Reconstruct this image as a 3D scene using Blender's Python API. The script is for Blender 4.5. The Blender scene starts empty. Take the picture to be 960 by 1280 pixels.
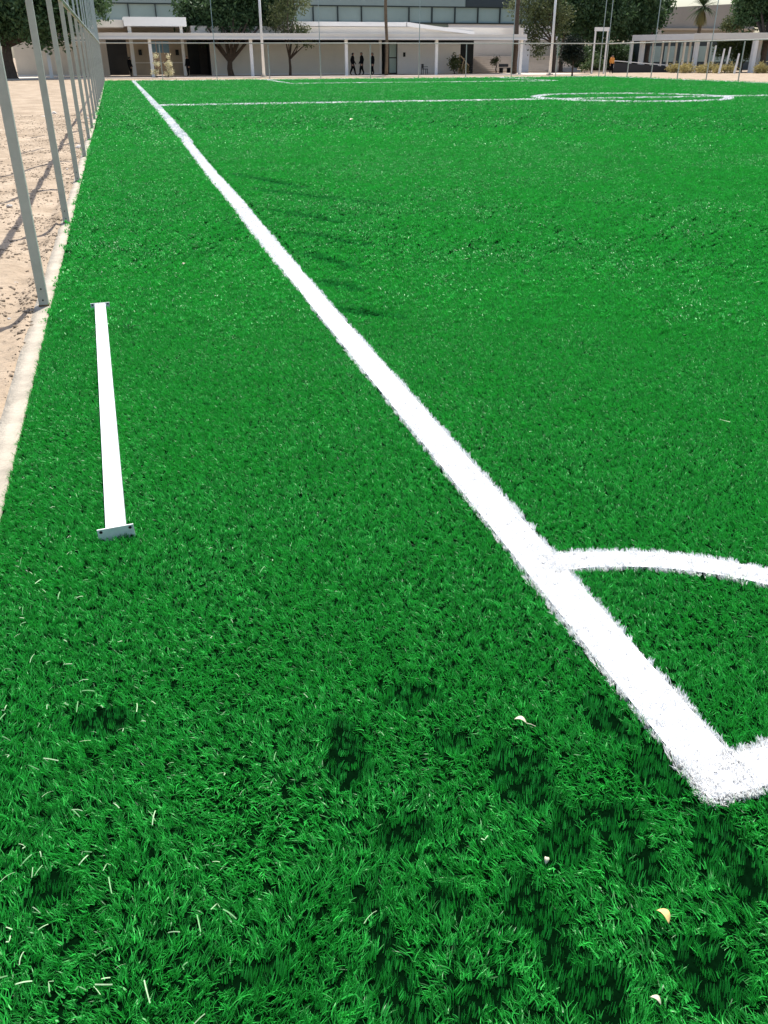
import bpy, bmesh, math, random
import numpy as np
from mathutils import Vector, Matrix

# ------------------------------------------------------------------ camera, sky, sun, exposure
SC = bpy.context.scene
COL = SC.collection
CAM_H = 1.6
F_PX, PITCH, ROLL, YAW = 1056.9, math.radians(28.333), math.radians(0.15), math.radians(15.781)
_fw = Vector((math.sin(YAW)*math.cos(PITCH), math.cos(YAW)*math.cos(PITCH), -math.sin(PITCH)))
_rt = Vector((math.cos(YAW), -math.sin(YAW), 0)); _up = _rt.cross(_fw)
_R = _rt*math.cos(ROLL) - _up*math.sin(ROLL); _U = _R.cross(_fw)
cd = bpy.data.cameras.new('camera'); cam = bpy.data.objects.new('camera', cd); COL.objects.link(cam)
m3 = Matrix((_R, _U, -_fw)).transposed()
cam.matrix_world = Matrix.Translation((0, 0, CAM_H)) @ m3.to_4x4()
cd.sensor_fit = 'VERTICAL'; cd.sensor_height = 24.0; cd.lens = 24.0*F_PX/1280.0
cd.clip_start = 0.05; cd.clip_end = 3000
SC.camera = cam

SUN_EL, SUN_AZ = math.radians(66), math.radians(29)       # azimuth from +y towards +x
SV = Vector((math.sin(SUN_AZ)*math.cos(SUN_EL), math.cos(SUN_AZ)*math.cos(SUN_EL), math.sin(SUN_EL)))
W = bpy.data.worlds.new('World'); SC.world = W; W.use_nodes = True
wn = W.node_tree.nodes; bg = wn['Background']
sky = wn.new('ShaderNodeTexSky'); sky.sky_type = 'NISHITA'; sky.sun_disc = False
sky.sun_elevation = SUN_EL; sky.sun_rotation = SUN_AZ; sky.dust_density = 2.0
W.node_tree.links.new(sky.outputs[0], bg.inputs[0]); bg.inputs[1].default_value = 0.125
sd = bpy.data.lights.new('sun', 'SUN'); sd.energy = 4.2; sd.angle = math.radians(0.5); sd.color = (1.0, 0.965, 0.91)
so = bpy.data.objects.new('sun', sd); COL.objects.link(so); so.rotation_euler = SV.to_track_quat('Z', 'Y').to_euler(); so.location = (20, 40, 60)
SC.view_settings.view_transform = 'Standard'; SC.view_settings.look = 'None'
SC.view_settings.gamma = 1.0; SC.view_settings.exposure = 0.67
SC.cycles.max_bounces = 5; SC.cycles.diffuse_bounces = 3; SC.cycles.glossy_bounces = 2; SC.cycles.transmission_bounces = 2

rnd = random.Random(7); nr = np.random.default_rng(11)

def ray(px, py):
    return _fw + _R*((px-480)/F_PX) + _U*((640-py)/F_PX)
def at(px, py, Y):          # the place at depth Y that the photograph shows at px, py
    d = ray(px, py); return Vector((0, 0, CAM_H)) + d*(Y/d.y)
def gnd(px, py, z=0.0):
    d = ray(px, py); return Vector((0, 0, CAM_H)) + d*((z-CAM_H)/d.z)

# ------------------------------------------------------------------ materials
def mat(name, col, rough=0.8, var=0.0, scale=5.0, bump=0.0, bscale=40.0, metal=0.0, spec=0.3, col2=None, detail=6, transl=None, emit=None):
    m = bpy.data.materials.new(name); m.use_nodes = True
    nt = m.node_tree; n = nt.nodes; L = nt.links; p = n['Principled BSDF']
    p.inputs['Roughness'].default_value = rough; p.inputs['Metallic'].default_value = metal
    p.inputs['Specular IOR Level'].default_value = spec
    p.inputs['Base Color'].default_value = (*col, 1)
    if var or col2 or bump:
        tc = n.new('ShaderNodeTexCoord')
    if var or col2:
        nz = n.new('ShaderNodeTexNoise'); nz.inputs['Scale'].default_value = scale; nz.inputs['Detail'].default_value = detail
        nz.inputs['Roughness'].default_value = 0.65
        L.new(tc.outputs['Object'], nz.inputs['Vector'])
        r = n.new('ShaderNodeValToRGB'); c2 = col2 if col2 else tuple(min(1, c*(1+var)) for c in col)
        c1 = tuple(c*(1-var) for c in col)
        r.color_ramp.elements[0].position = 0.3; r.color_ramp.elements[1].position = 0.7
        r.color_ramp.elements[0].color = (*c1, 1); r.color_ramp.elements[1].color = (*c2, 1)
        L.new(nz.outputs['Fac'], r.inputs[0]); L.new(r.outputs[0], p.inputs['Base Color'])
    if bump:
        nb = n.new('ShaderNodeTexNoise'); nb.inputs['Scale'].default_value = bscale; nb.inputs['Detail'].default_value = 5
        L.new(tc.outputs['Object'], nb.inputs['Vector'])
        b = n.new('ShaderNodeBump'); b.inputs['Strength'].default_value = 1.0; b.inputs['Distance'].default_value = bump
        L.new(nb.outputs['Fac'], b.inputs['Height']); L.new(b.outputs[0], p.inputs['Normal'])
    return m

def fibre_mat(name, c_lo, c_hi, rough, spec, transl, tcol):
    """blade material: per-blade tone (attribute), per-tuft random, real translucency"""
    m = bpy.data.materials.new(name); m.use_nodes = True
    nt = m.node_tree; n = nt.nodes; L = nt.links; p = n['Principled BSDF']; out = n['Material Output']
    at_ = n.new('ShaderNodeAttribute'); at_.attribute_name = 'tone'
    oi = n.new('ShaderNodeObjectInfo')
    mx = n.new('ShaderNodeMath'); mx.operation = 'MULTIPLY_ADD'; mx.inputs[1].default_value = 0.38
    L.new(oi.outputs['Random'], mx.inputs[0])
    ms = n.new('ShaderNodeMath'); ms.operation = 'MULTIPLY'; ms.inputs[1].default_value = 0.62
    L.new(at_.outputs['Fac'], ms.inputs[0]); L.new(ms.outputs[0], mx.inputs[2])
    r = n.new('ShaderNodeValToRGB'); r.color_ramp.elements[0].color = (*c_lo, 1); r.color_ramp.elements[1].color = (*c_hi, 1)
    L.new(mx.outputs[0], r.inputs[0]); L.new(r.outputs[0], p.inputs['Base Color'])
    p.inputs['Roughness'].default_value = rough; p.inputs['Specular IOR Level'].default_value = spec
    t = n.new('ShaderNodeBsdfTranslucent'); t.inputs[0].default_value = (*tcol, 1)
    mix = n.new('ShaderNodeMixShader'); mix.inputs[0].default_value = transl
    L.new(p.outputs[0], mix.inputs[1]); L.new(t.outputs[0], mix.inputs[2]); L.new(mix.outputs[0], out.inputs[0])
    return m

M = {}
M['fibre'] = fibre_mat('turf_fibre', (0.003, 0.04, 0.005), (0.055, 0.74, 0.100), 0.40, 0.35, 0.30, (0.034, 0.50, 0.055))
M['white_fibre'] = fibre_mat('white_turf_fibre', (0.87, 0.87, 0.855), (0.91, 0.91, 0.895), 0.6, 0.3, 0.5, (0.92, 0.92, 0.905))
M['backing'] = mat('turf_backing', (0.0008, 0.007, 0.0018), 1.0, 0.4, 60, spec=0.0)
M['white_backing'] = mat('white_turf_backing', (0.8, 0.8, 0.82), 0.9, 0.1, 60)
M['dirt'] = mat('sandy_dirt', (0.31, 0.228, 0.148), 0.95, 0.22, 1.1, 0.06, 9.0, col2=(0.45, 0.355, 0.255), detail=10)
M['stone'] = mat('stone', (0.33, 0.255, 0.18), 0.9, 0.3, 9, 0.01, 30)
M['pale_stone'] = mat('pale_stone', (0.66, 0.61, 0.55), 0.9, 0.15, 9, 0.01, 30)
M['concrete'] = mat('kerb_concrete', (0.40, 0.35, 0.275), 0.9, 0.25, 4, 0.008, 40)
M['paving'] = mat('pale_paving', (0.60, 0.52, 0.43), 0.9, 0.10, 1.5)
M['galv'] = mat('galvanised_steel', (0.47, 0.455, 0.39), 0.6, 0.12, 5, metal=0.1)
M['galv_dull'] = mat('galvanised_pole', (0.42, 0.47, 0.45), 0.5, 0.15, 6, metal=0.2)
M['rust'] = mat('rusty_weld', (0.20, 0.12, 0.06), 0.9, 0.4, 40)
M['white_paint'] = mat('white_painted_steel', (0.74, 0.74, 0.76), 0.4, 0.06, 9, spec=0.4)
M['plate'] = mat('bare_steel_plate', (0.62, 0.64, 0.60), 0.5, 0.15, 25)
M['hole'] = mat('bolt_hole', (0.01, 0.01, 0.01), 0.9)
M['wall'] = mat('cream_render', (0.72, 0.68, 0.60), 0.9, 0.05, 0.7)
M['wall_white'] = mat('white_render', (0.82, 0.80, 0.79), 0.9, 0.03, 0.7)
M['wall_grey'] = mat('grey_render', (0.58, 0.54, 0.48), 0.9, 0.08, 0.5)
M['gable'] = mat('grey_beige_render', (0.33, 0.295, 0.25), 0.9, 0.08, 0.4)
M['step'] = mat('pale_step_stone', (0.46, 0.41, 0.36), 0.9, 0.1, 0.8)
M['wall_brown'] = mat('brown_render', (0.44, 0.36, 0.27), 0.9, 0.1, 0.6)
M['slab'] = mat('painted_slab', (0.74, 0.69, 0.62), 0.85, 0.06, 0.5)
M['slab_white'] = mat('white_slab', (0.76, 0.74, 0.72), 0.8, 0.05, 0.5)
M['column'] = mat('white_column_paint', (0.82, 0.80, 0.76), 0.8, 0.04, 1.5)
M['darkwood'] = mat('dark_door', (0.035, 0.03, 0.028), 0.7, 0.3, 3)
M['dark'] = mat('near_black', (0.025, 0.028, 0.03), 0.9, 0.2, 1)  # near-black; also stands in for shade in the hall recess and porch openings
M['glass'] = mat('facade_glass', (0.32, 0.42, 0.39), 0.2, 0.12, 0.15, spec=0.5)
M['blue_glass'] = mat('blue_window_glass', (0.20, 0.36, 0.50), 0.2, 0.2, 0.7, spec=0.5)
M['frame'] = mat('dark_mullion', (0.03, 0.045, 0.045), 0.5)
M['panel'] = mat('green_grey_panel', (0.28, 0.35, 0.325), 0.5, 0.08, 0.4)
M['panel_dark'] = mat('dark_slate_panel', (0.045, 0.06, 0.065), 0.5, 0.1, 0.4)
M['bark'] = mat('bark', (0.085, 0.062, 0.045), 0.95, 0.35, 5, 0.02, 14)
M['bark_pale'] = mat('palm_bark', (0.16, 0.12, 0.08), 0.95, 0.35, 7, 0.02, 14)
M['dry'] = mat('dry_foliage', (0.34, 0.25, 0.11), 0.8, 0.3, 3)
M['black_cloth'] = mat('black_cloth', (0.006, 0.006, 0.007), 0.9, 0.3, 8, spec=0.1)
M['orange_cloth'] = mat('orange_cloth', (0.75, 0.30, 0.06), 0.85, 0.15, 8)
M['skin'] = mat('skin', (0.30, 0.17, 0.11), 0.6)
M['dark_metal'] = mat('dark_metal', (0.03, 0.03, 0.032), 0.5)
M['timber'] = mat('tan_timber', (0.55, 0.40, 0.24), 0.8, 0.2, 4)
M['redbrick'] = mat('red_clay', (0.36, 0.13, 0.07), 0.9, 0.2, 4)
M['clip'] = mat('pale_turf_clipping', (0.34, 0.50, 0.27), 0.6, 0.25, 30)
M['clip_green'] = mat('green_turf_clipping', (0.16, 0.36, 0.14), 0.6, 0.25, 30)
M['leaf_pale'] = mat('pale_dry_leaf', (0.58, 0.54, 0.38), 0.7, 0.12, 60)
M['leaf_yellow'] = mat('yellow_dry_leaf', (0.72, 0.52, 0.20), 0.7, 0.25, 60)

def leaf_mat(name, c1, c2):
    return fibre_mat(name, c1, c2, 0.6, 0.25, 0.2, tuple(min(1, c*1.4) for c in c2))
M['leaf_dark'] = leaf_mat('dark_foliage', (0.024, 0.052, 0.021), (0.078, 0.14, 0.052))
M['leaf_black'] = leaf_mat('blackish_foliage', (0.006, 0.012, 0.007), (0.016, 0.028, 0.015))
M['leaf_mid'] = leaf_mat('mid_foliage', (0.030, 0.060, 0.020), (0.085, 0.130, 0.045))
M['leaf_olive'] = leaf_mat('olive_foliage', (0.045, 0.070, 0.025), (0.130, 0.150, 0.060))
M['leaf_dry'] = leaf_mat('yellow_dry_foliage', (0.20, 0.17, 0.06), (0.42, 0.35, 0.14))
M['blossom'] = leaf_mat('cream_blossom', (0.45, 0.40, 0.20), (0.75, 0.70, 0.48))

# ------------------------------------------------------------------ object helpers
def tag(o, label=None, cat=None, group=None, kind=None):
    if label: o['label'] = label
    if cat: o['category'] = cat
    if group: o['group'] = group
    if kind: o['kind'] = kind
    return o
def thing(name, loc=(0, 0, 0), label=None, cat=None, group=None):
    o = bpy.data.objects.new(name, None); o.empty_display_size = 0.2; COL.objects.link(o); o.location = loc
    return tag(o, label, cat, group)
class MB:
    def __init__(s): s.v = []; s.f = []; s.mi = []; s.cur = 0
    def quadbox(s, b, t):                    # bottom ring, top ring
        k = len(s.v); n = len(b); s.v += [tuple(p) for p in b] + [tuple(p) for p in t]
        fs = [tuple(range(k+n-1, k-1, -1)), tuple(range(k+n, k+2*n))]
        for i in range(n):
            j = (i+1) % n; fs.append((k+i, k+j, k+n+j, k+n+i))
        s.f += fs; s.mi += [s.cur]*len(fs); return s
    def box(s, x0, x1, y0, y1, z0, z1):
        return s.quadbox([(x0, y0, z0), (x1, y0, z0), (x1, y1, z0), (x0, y1, z0)], [(x0, y0, z1), (x1, y0, z1), (x1, y1, z1), (x0, y1, z1)])
    def tube(s, pts, rad, n=8, cap=True):
        pts = [Vector(p) for p in pts]; rings = []
        for i, p in enumerate(pts):
            d = (pts[min(i+1, len(pts)-1)] - pts[max(i-1, 0)]).normalized()
            a = d.cross(Vector((0, 0, 1)) if abs(d.z) < 0.9 else Vector((1, 0, 0))).normalized(); b = d.cross(a)
            r = rad[i] if isinstance(rad, (list, tuple)) else rad
            k = len(s.v); rings.append(k)
            for j in range(n):
                t = 2*math.pi*j/n; s.v.append(tuple(p + a*(r*math.cos(t)) + b*(r*math.sin(t))))
        for q in range(len(rings)-1):
            for j in range(n):
                jj = (j+1) % n; s.f.append((rings[q]+j, rings[q]+jj, rings[q+1]+jj, rings[q+1]+j)); s.mi.append(s.cur)
        if cap:
            s.f.append(tuple(rings[0]+j for j in range(n))[::-1]); s.f.append(tuple(rings[-1]+j for j in range(n))); s.mi += [s.cur]*2
        return s
    def bar(s, a, b, w, h):                  # rectangular bar between two points, w across, h in height
        a, b = Vector(a), Vector(b); d = (b-a).normalized(); x = d.cross(Vector((0, 0, 1)))
        x = Vector((1, 0, 0)) if x.length < 1e-4 else x.normalized(); y = x.cross(d).normalized(); x *= w/2; y *= h/2
        return s.quadbox([a-x-y, a+x-y, a+x+y, a-x+y], [b-x-y, b+x-y, b+x+y, b-x+y])
    def build(s, name, m, parent=None, smooth=False, bevel=0.0):
        me = bpy.data.meshes.new(name); me.from_pydata(s.v, [], s.f)
        for mm in (m if isinstance(m, (list, tuple)) else [m]): me.materials.append(mm)
        me.polygons.foreach_set('material_index', s.mi)
        bm = bmesh.new(); bm.from_mesh(me); bmesh.ops.recalc_face_normals(bm, faces=bm.faces)
        if bevel: bmesh.ops.bevel(bm, geom=list(bm.edges), offset=bevel, segments=2, affect='EDGES', profile=0.6)
        bm.to_mesh(me); bm.free()
        if smooth: me.polygons.foreach_set('use_smooth', [True]*len(me.polygons))
        o = bpy.data.objects.new(name, me); COL.objects.link(o)
        if parent: o.parent = parent
        return o
def loc(parent, p): return Vector(p) - parent.location

def np_mesh(name, V, F, m, parent=None, tone=None, smooth=False):
    """V (n,3), F (k,4) or (k,3) arrays"""
    me = bpy.data.meshes.new(name); V = np.asarray(V, np.float32); F = np.asarray(F, np.int32); k = F.shape[1]
    me.vertices.add(len(V)); me.vertices.foreach_set('co', V.ravel())
    me.loops.add(F.size); me.loops.foreach_set('vertex_index', F.ravel())
    me.polygons.add(len(F)); me.polygons.foreach_set('loop_start', np.arange(0, F.size, k, dtype=np.int32))
    me.polygons.foreach_set('loop_total', np.full(len(F), k, np.int32))
    if tone is not None:
        a = me.attributes.new('tone', 'FLOAT', 'POINT'); a.data.foreach_set('value', np.asarray(tone, np.float32))
    me.update(calc_edges=True); me.materials.append(m)
    if smooth: me.polygons.foreach_set('use_smooth', [True]*len(F))
    o = bpy.data.objects.new(name, me)
    if parent != 'none':
        COL.objects.link(o)
        if parent: o.parent = parent
    return o

# smooth value noise on numpy arrays
_tab = nr.random((256, 256))
def vnoise(x, y, s, ox=0.0):
    x = x*s + 31.7 + ox; y = y*s + 17.3 + ox*1.7
    xi = np.floor(x).astype(int); yi = np.floor(y).astype(int); fx = x-xi; fy = y-yi
    fx = fx*fx*(3-2*fx); fy = fy*fy*(3-2*fy); a = xi & 255; b = yi & 255; a1 = (a+1) & 255; b1 = (b+1) & 255
    return (_tab[a, b]*(1-fx)+_tab[a1, b]*fx)*(1-fy) + (_tab[a, b1]*(1-fx)+_tab[a1, b1]*fx)*fy

# ------------------------------------------------------------------ the ground
KX = -0.657                   # left edge of the turf
XR, YF, Y0 = 40.0, 72.4, -3.0     # right, far and near edges of the turf
def grid_sheet(name, xs, ys, zf, m):
    X, Yg = np.meshgrid(xs, ys); Z = zf(X, Yg); V = np.stack([X, Yg, Z], -1).reshape(-1, 3)
    nx = len(xs); i = np.arange((len(ys)-1)*(nx-1)); r = i//(nx-1); q = i % (nx-1); k = r*nx+q
    return np_mesh(name, V, np.stack([k, k+1, k+nx+1, k+nx], -1), m, smooth=True)
far = [-900, -300, -120, -60, -30]
def dirt_z(X, Y):
    lump = (vnoise(X, Y, 1.3)-0.5)*0.07 + (vnoise(X, Y, 4.0, 5)-0.5)*0.03 + (vnoise(X, Y, 11.0, 9)-0.5)*0.018
    w = np.clip((-0.80-X)/0.25, 0, 1)*np.clip((40-Y)/10, 0, 1)
    nearlap = np.clip(1-np.abs(X+0.80)/0.13, 0, 1)*np.clip(vnoise(X, Y, 0.8, 3)*0.6+vnoise(X, Y, 5, 8)*0.4-0.22, 0, 1)*0.17
    return -0.06 + np.where(X < -0.6, (lump+0.035)*w + nearlap*np.clip((40-Y)/10, 0, 1), 0)
xs = np.array(far + list(np.arange(-20, -4, 2.0)) + list(np.arange(-4, -0.55, 0.05)) + [0, 20, 45, 70, 120, 300, 900])
ys = np.array([-900, -300, -100, -30] + list(np.arange(-4, 34, 0.09)) + list(np.arange(35, 120, 4.0)) + [140, 200, 400, 900, 2000])
tag(grid_sheet('dirt_ground', xs, ys, dirt_z, M['dirt']), kind='structure')
tag(MB().box(KX, XR, Y0, YF, -0.05, 0.0).build('turf_base', M['backing']), kind='structure')

# ------------------------------------------------------------------ pitch lines (white turf pile inlaid in the green pile)
TL_Y = np.array([0, 3, 6, 9, 11, 14, 20, 31, 45, 73.0]); TL_C = np.array([1.225, 1.228, 1.222, 1.232, 1.245, 1.25, 1.285, 1.33, 1.33, 1.30])
LW = 0.078
def d_touch(x, y):
    w = (vnoise(x*0+3, y, 1.6, 2)-0.5)*0.022
    return np.where((y > 1.185) & (y < 71.6), LW - np.abs(x-np.interp(y, TL_Y, TL_C)-w), -1)
def d_goal0(x, y): return np.where((x > 1.15) & (x < 39.3), 0.070-np.abs(y-1.258), -1)
def d_arc(x, y): return np.where((x > 1.22) & (y > 1.25), 0.060-np.abs(np.hypot(x-1.22, y-1.25)-1.045), -1)
def d_half(x, y): return np.where((x > 1.3) & (x < 39.3), 0.15-np.abs(y-34.9), -1)
def d_circ(x, y): return 0.16-np.abs(np.hypot(x-20.9, y-35.5)-3.95)
def d_penf(x, y): return np.where((x > 10.85) & (x < 29.8), 0.22-np.abs(y-60.6), -1)
def d_pens(x, y): return np.where((y > 60.6) & (y < 71.6), 0.13-np.minimum(np.abs(x-10.95), np.abs(x-29.7)), -1)
def d_goal1(x, y): return np.where((x > 1.2) & (x < 39.4), 0.2-np.abs(y-71.5), -1)
def d_right(x, y): return np.where((y > 1.2) & (y < 71.6), 0.13-np.abs(x-39.35), -1)
LINES = [
 ('touchline', d_touch, (1.0, 1.6, 1.18, 71.6), 'long white touchline running from the near corner to the far end'),
 ('goal_line', d_goal0, (1.14, 9.0, 1.18, 1.34), 'short white goal line leaving the near corner at the right edge'),
 ('corner_arc', d_arc, (1.2, 2.4, 1.2, 2.4), 'curved white corner arc joining the touchline at the right edge'),
 ('halfway_line', d_half, (1.3, 39.3, 34.7, 35.1), 'thin white halfway line crossing the pitch through the circle'),
 ('centre_circle', d_circ, (16.7, 25.1, 31.3, 39.7), 'white centre circle flattened by distance at upper right'),
 ('penalty_area_line', d_penf, (10.8, 29.8, 60.35, 60.85), 'white front line of the far penalty area'),
 ('penalty_area_side_line', d_pens, (10.8, 29.85, 60.6, 71.6), 'slanting white side line of the far penalty area'),
 ('far_goal_line', d_goal1, (1.2, 39.4, 71.28, 71.72), 'far white goal line along the end of the turf'),
 ('right_touchline', d_right, (39.2, 39.5, 30, 71.6), 'far right white touchline beside the kerb'),
]
def in_line(x, y, margin=0.0):
    b = np.zeros(x.shape, bool)
    for _, f, _, _ in LINES: b |= f(x, y) > -margin
    return b

# ------------------------------------------------------------------ tufts: prototypes kept out of the scene, placed by geometry nodes
def tuft(name, nb, rad, h, wid, levels, seed, m, lean=0.35, clumps=0, crad=0.007, gam=1.0):
    r = np.random.default_rng(seed); V = []; F = []; T = []
    tl = np.linspace(0, 1, levels)
    cen = [(rad*math.sqrt(r.random()), r.random()*6.283, r.random()) for _ in range(max(1, clumps))]
    for b in range(nb):
        a = r.random()*6.283; q = (crad if clumps else rad)*math.sqrt(r.random()); bx, by = q*math.cos(a), q*math.sin(a); ct = r.random()
        if clumps:
            cq, ca, ct = cen[b % clumps]; bx += cq*math.cos(ca); by += cq*math.sin(ca)
        hh = h*(0.72+0.5*r.random()); w = wid*(0.75+0.5*r.random()); az = r.random()*6.283
        l = lean*(0.3+1.2*r.random()); la = r.normal(0, 1.5); dx, dy = math.cos(la)*l, math.sin(la)*l
        k = len(V); tone = (0.75*r.random()+0.25*ct)**gam
        for t in tl:
            s = t**1.6; cx = bx+dx*hh*s; cy = by+dy*hh*s; cz = hh*(t-0.22*l*s*1.6)
            ww = w*0.5*(1-0.15*t if t < 0.55 else max(0.22, 1.25-1.03*t*1.0)) if t < 1 else w*0.5*0.22
            tw = az+0.7*t
            V.append((cx-math.cos(tw)*ww, cy-math.sin(tw)*ww, cz)); V.append((cx+math.cos(tw)*ww, cy+math.sin(tw)*ww, cz)); T += [tone]*2
        for i in range(levels-1): F.append((k+2*i, k+2*i+1, k+2*i+3, k+2*i+2))
    o = np_mesh(name, V, F, m, 'none', tone=T, smooth=True); return o
def proto_collection(name, spec, m):
    c = bpy.data.collections.new(name)
    for i in range(spec['n']):
        c.objects.link(tuft(name, spec['nb'], spec['rad'], spec['h'], spec['w'], spec['lev'], 100+i*7, m, spec.get('lean', 0.35) if i < spec['n']-spec.get('straight', 0) else 0.06, spec.get('clumps', 0), spec.get('crad', 0.007), spec.get('gam', 1.0)))
    return c
SPEC = {'A': dict(n=20, nb=13, rad=0.012, h=0.0235, w=0.0028, lev=4, lean=0.62, straight=6, gam=1.7), 'B': dict(n=12, nb=62, rad=0.062, h=0.024, w=0.0052, lev=3, lean=0.6, clumps=16, crad=0.009, straight=3, gam=1.2),
        'C': dict(n=6, nb=60, rad=0.18, h=0.022, w=0.015, lev=3, lean=0.5, clumps=15, crad=0.03)}
WSPEC = {'A': dict(n=6, nb=12, rad=0.011, h=0.026, w=0.0044, lev=4, lean=0.3), 'B': dict(n=5, nb=16, rad=0.022, h=0.033, w=0.006, lev=3),
         'C': dict(n=4, nb=26, rad=0.06, h=0.058, w=0.02, lev=3)}
PC = {k: proto_collection('turf_tuft_'+k.lower(), v, M['fibre']) for k, v in SPEC.items()}
WPC = {k: proto_collection('white_tuft_'+k.lower(), v, M['white_fibre']) for k, v in WSPEC.items()}

def scatter_group(coll):
    g = bpy.data.node_groups.new('scatter_'+coll.name, 'GeometryNodeTree')
    g.interface.new_socket('Geometry', in_out='INPUT', socket_type='NodeSocketGeometry')
    g.interface.new_socket('Geometry', in_out='OUTPUT', socket_type='NodeSocketGeometry')
    n = g.nodes; L = g.links
    i = n.new('NodeGroupInput'); o = n.new('NodeGroupOutput'); ip = n.new('GeometryNodeInstanceOnPoints')
    ci = n.new('GeometryNodeCollectionInfo'); ci.inputs['Collection'].default_value = coll
    ci.inputs['Separate Children'].default_value = True; ci.inputs['Reset Children'].default_value = True
    def na(nm, ty):
        a = n.new('GeometryNodeInputNamedAttribute'); a.data_type = ty; a.inputs['Name'].default_value = nm; return a.outputs['Attribute']
    e2r = n.new('FunctionNodeEulerToRotation'); L.new(na('rot', 'FLOAT_VECTOR'), e2r.inputs[0])
    L.new(i.outputs[0], ip.inputs['Points']); L.new(ci.outputs[0], ip.inputs['Instance']); ip.inputs['Pick Instance'].default_value = True
    L.new(na('pick', 'INT'), ip.inputs['Instance Index']); L.new(e2r.outputs[0], ip.inputs['Rotation']); L.new(na('scl', 'FLOAT_VECTOR'), ip.inputs['Scale'])
    L.new(ip.outputs[0], o.inputs[0]); return g
GRP = {}
def scatter(name, P, rot, scl, pick, coll, m):
    me = bpy.data.meshes.new(name); me.vertices.add(len(P)); me.vertices.foreach_set('co', np.asarray(P, np.float32).ravel())
    for nm, ty, arr, key in (('rot', 'FLOAT_VECTOR', rot, 'vector'), ('scl', 'FLOAT_VECTOR', scl, 'vector')):
        a = me.attributes.new(nm, ty, 'POINT'); a.data.foreach_set(key, np.asarray(arr, np.float32).ravel())
    a = me.attributes.new('pick', 'INT', 'POINT'); a.data.foreach_set('value', np.asarray(pick, np.int32))
    me.materials.append(m)
    o = bpy.data.objects.new(name, me); COL.objects.link(o)
    if coll.name not in GRP: GRP[coll.name] = scatter_group(coll)
    md = o.modifiers.new('scatter', 'NODES'); md.node_group = GRP[coll.name]
    return o

# pile lie: trodden patches where the fibres stand up or are pushed another way, and creases in the carpet
TROD = [(517, 872, 30, 15), (651, 966, 36, 38), (756, 1030, 55, 22), (837, 966, 34, 26), (493, 1220, 24, 75), (686, 1180, 26, 90), (919, 1077, 36, 60), (750, 1246, 32, 34), (563, 1129, 20, 20),
        (505, 1042, 38, 20), (604, 1252, 40, 20), (808, 1085, 26, 24), (896, 1217, 40, 36), (435, 942, 22, 36), (450, 1130, 20, 24), (700, 1060, 30, 20), (60, 1120, 30, 18), (320, 1225, 45, 16), (130, 905, 34, 14), (760, 905, 22, 28), (570, 930, 26, 14)]
TR = []
for px, py, rx, ry in TROD:
    c = gnd(px, py); ex = gnd(px+rx, py); ey = gnd(px, py-ry); TR.append((c.x, c.y, (ex-c).length, (ey-c).length))
CREASE = [((282, 217), (400, 241)), ((350, 289), (480, 312)), ((372, 315), (462, 343)), ((392, 350), (466, 369)), ((330, 262), (440, 282)), ((300, 236), (520, 262)), ((405, 385), (520, 402))]
CR = [(gnd(*a), gnd(*b)) for a, b in CREASE]
def trod(x, y):
    t = np.zeros_like(x)
    for cx, cy, rx, ry in TR:
        t = np.maximum(t, np.clip(1.55-((x-cx)/rx)**2-((y-cy)/ry)**2 + (vnoise(x, y, 12, cx)-0.5)*1.2 + (vnoise(x, y, 40, cy)-0.5)*0.8, 0, 1))
    return t
def crease(x, y):
    t = np.zeros_like(x)
    for a, b in CR:
        dx, dy = b.x-a.x, b.y-a.y; l2 = dx*dx+dy*dy; s = np.clip(((x-a.x)*dx+(y-a.y)*dy)/l2, 0, 1)
        d = np.hypot(x-a.x-dx*s, y-a.y-dy*s); t = np.maximum(t, np.exp(-(d/(0.035+0.006*np.hypot(x, y)))**2)*np.sin(np.pi*np.clip(s, 0.03, 0.97)))
    return t

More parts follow.
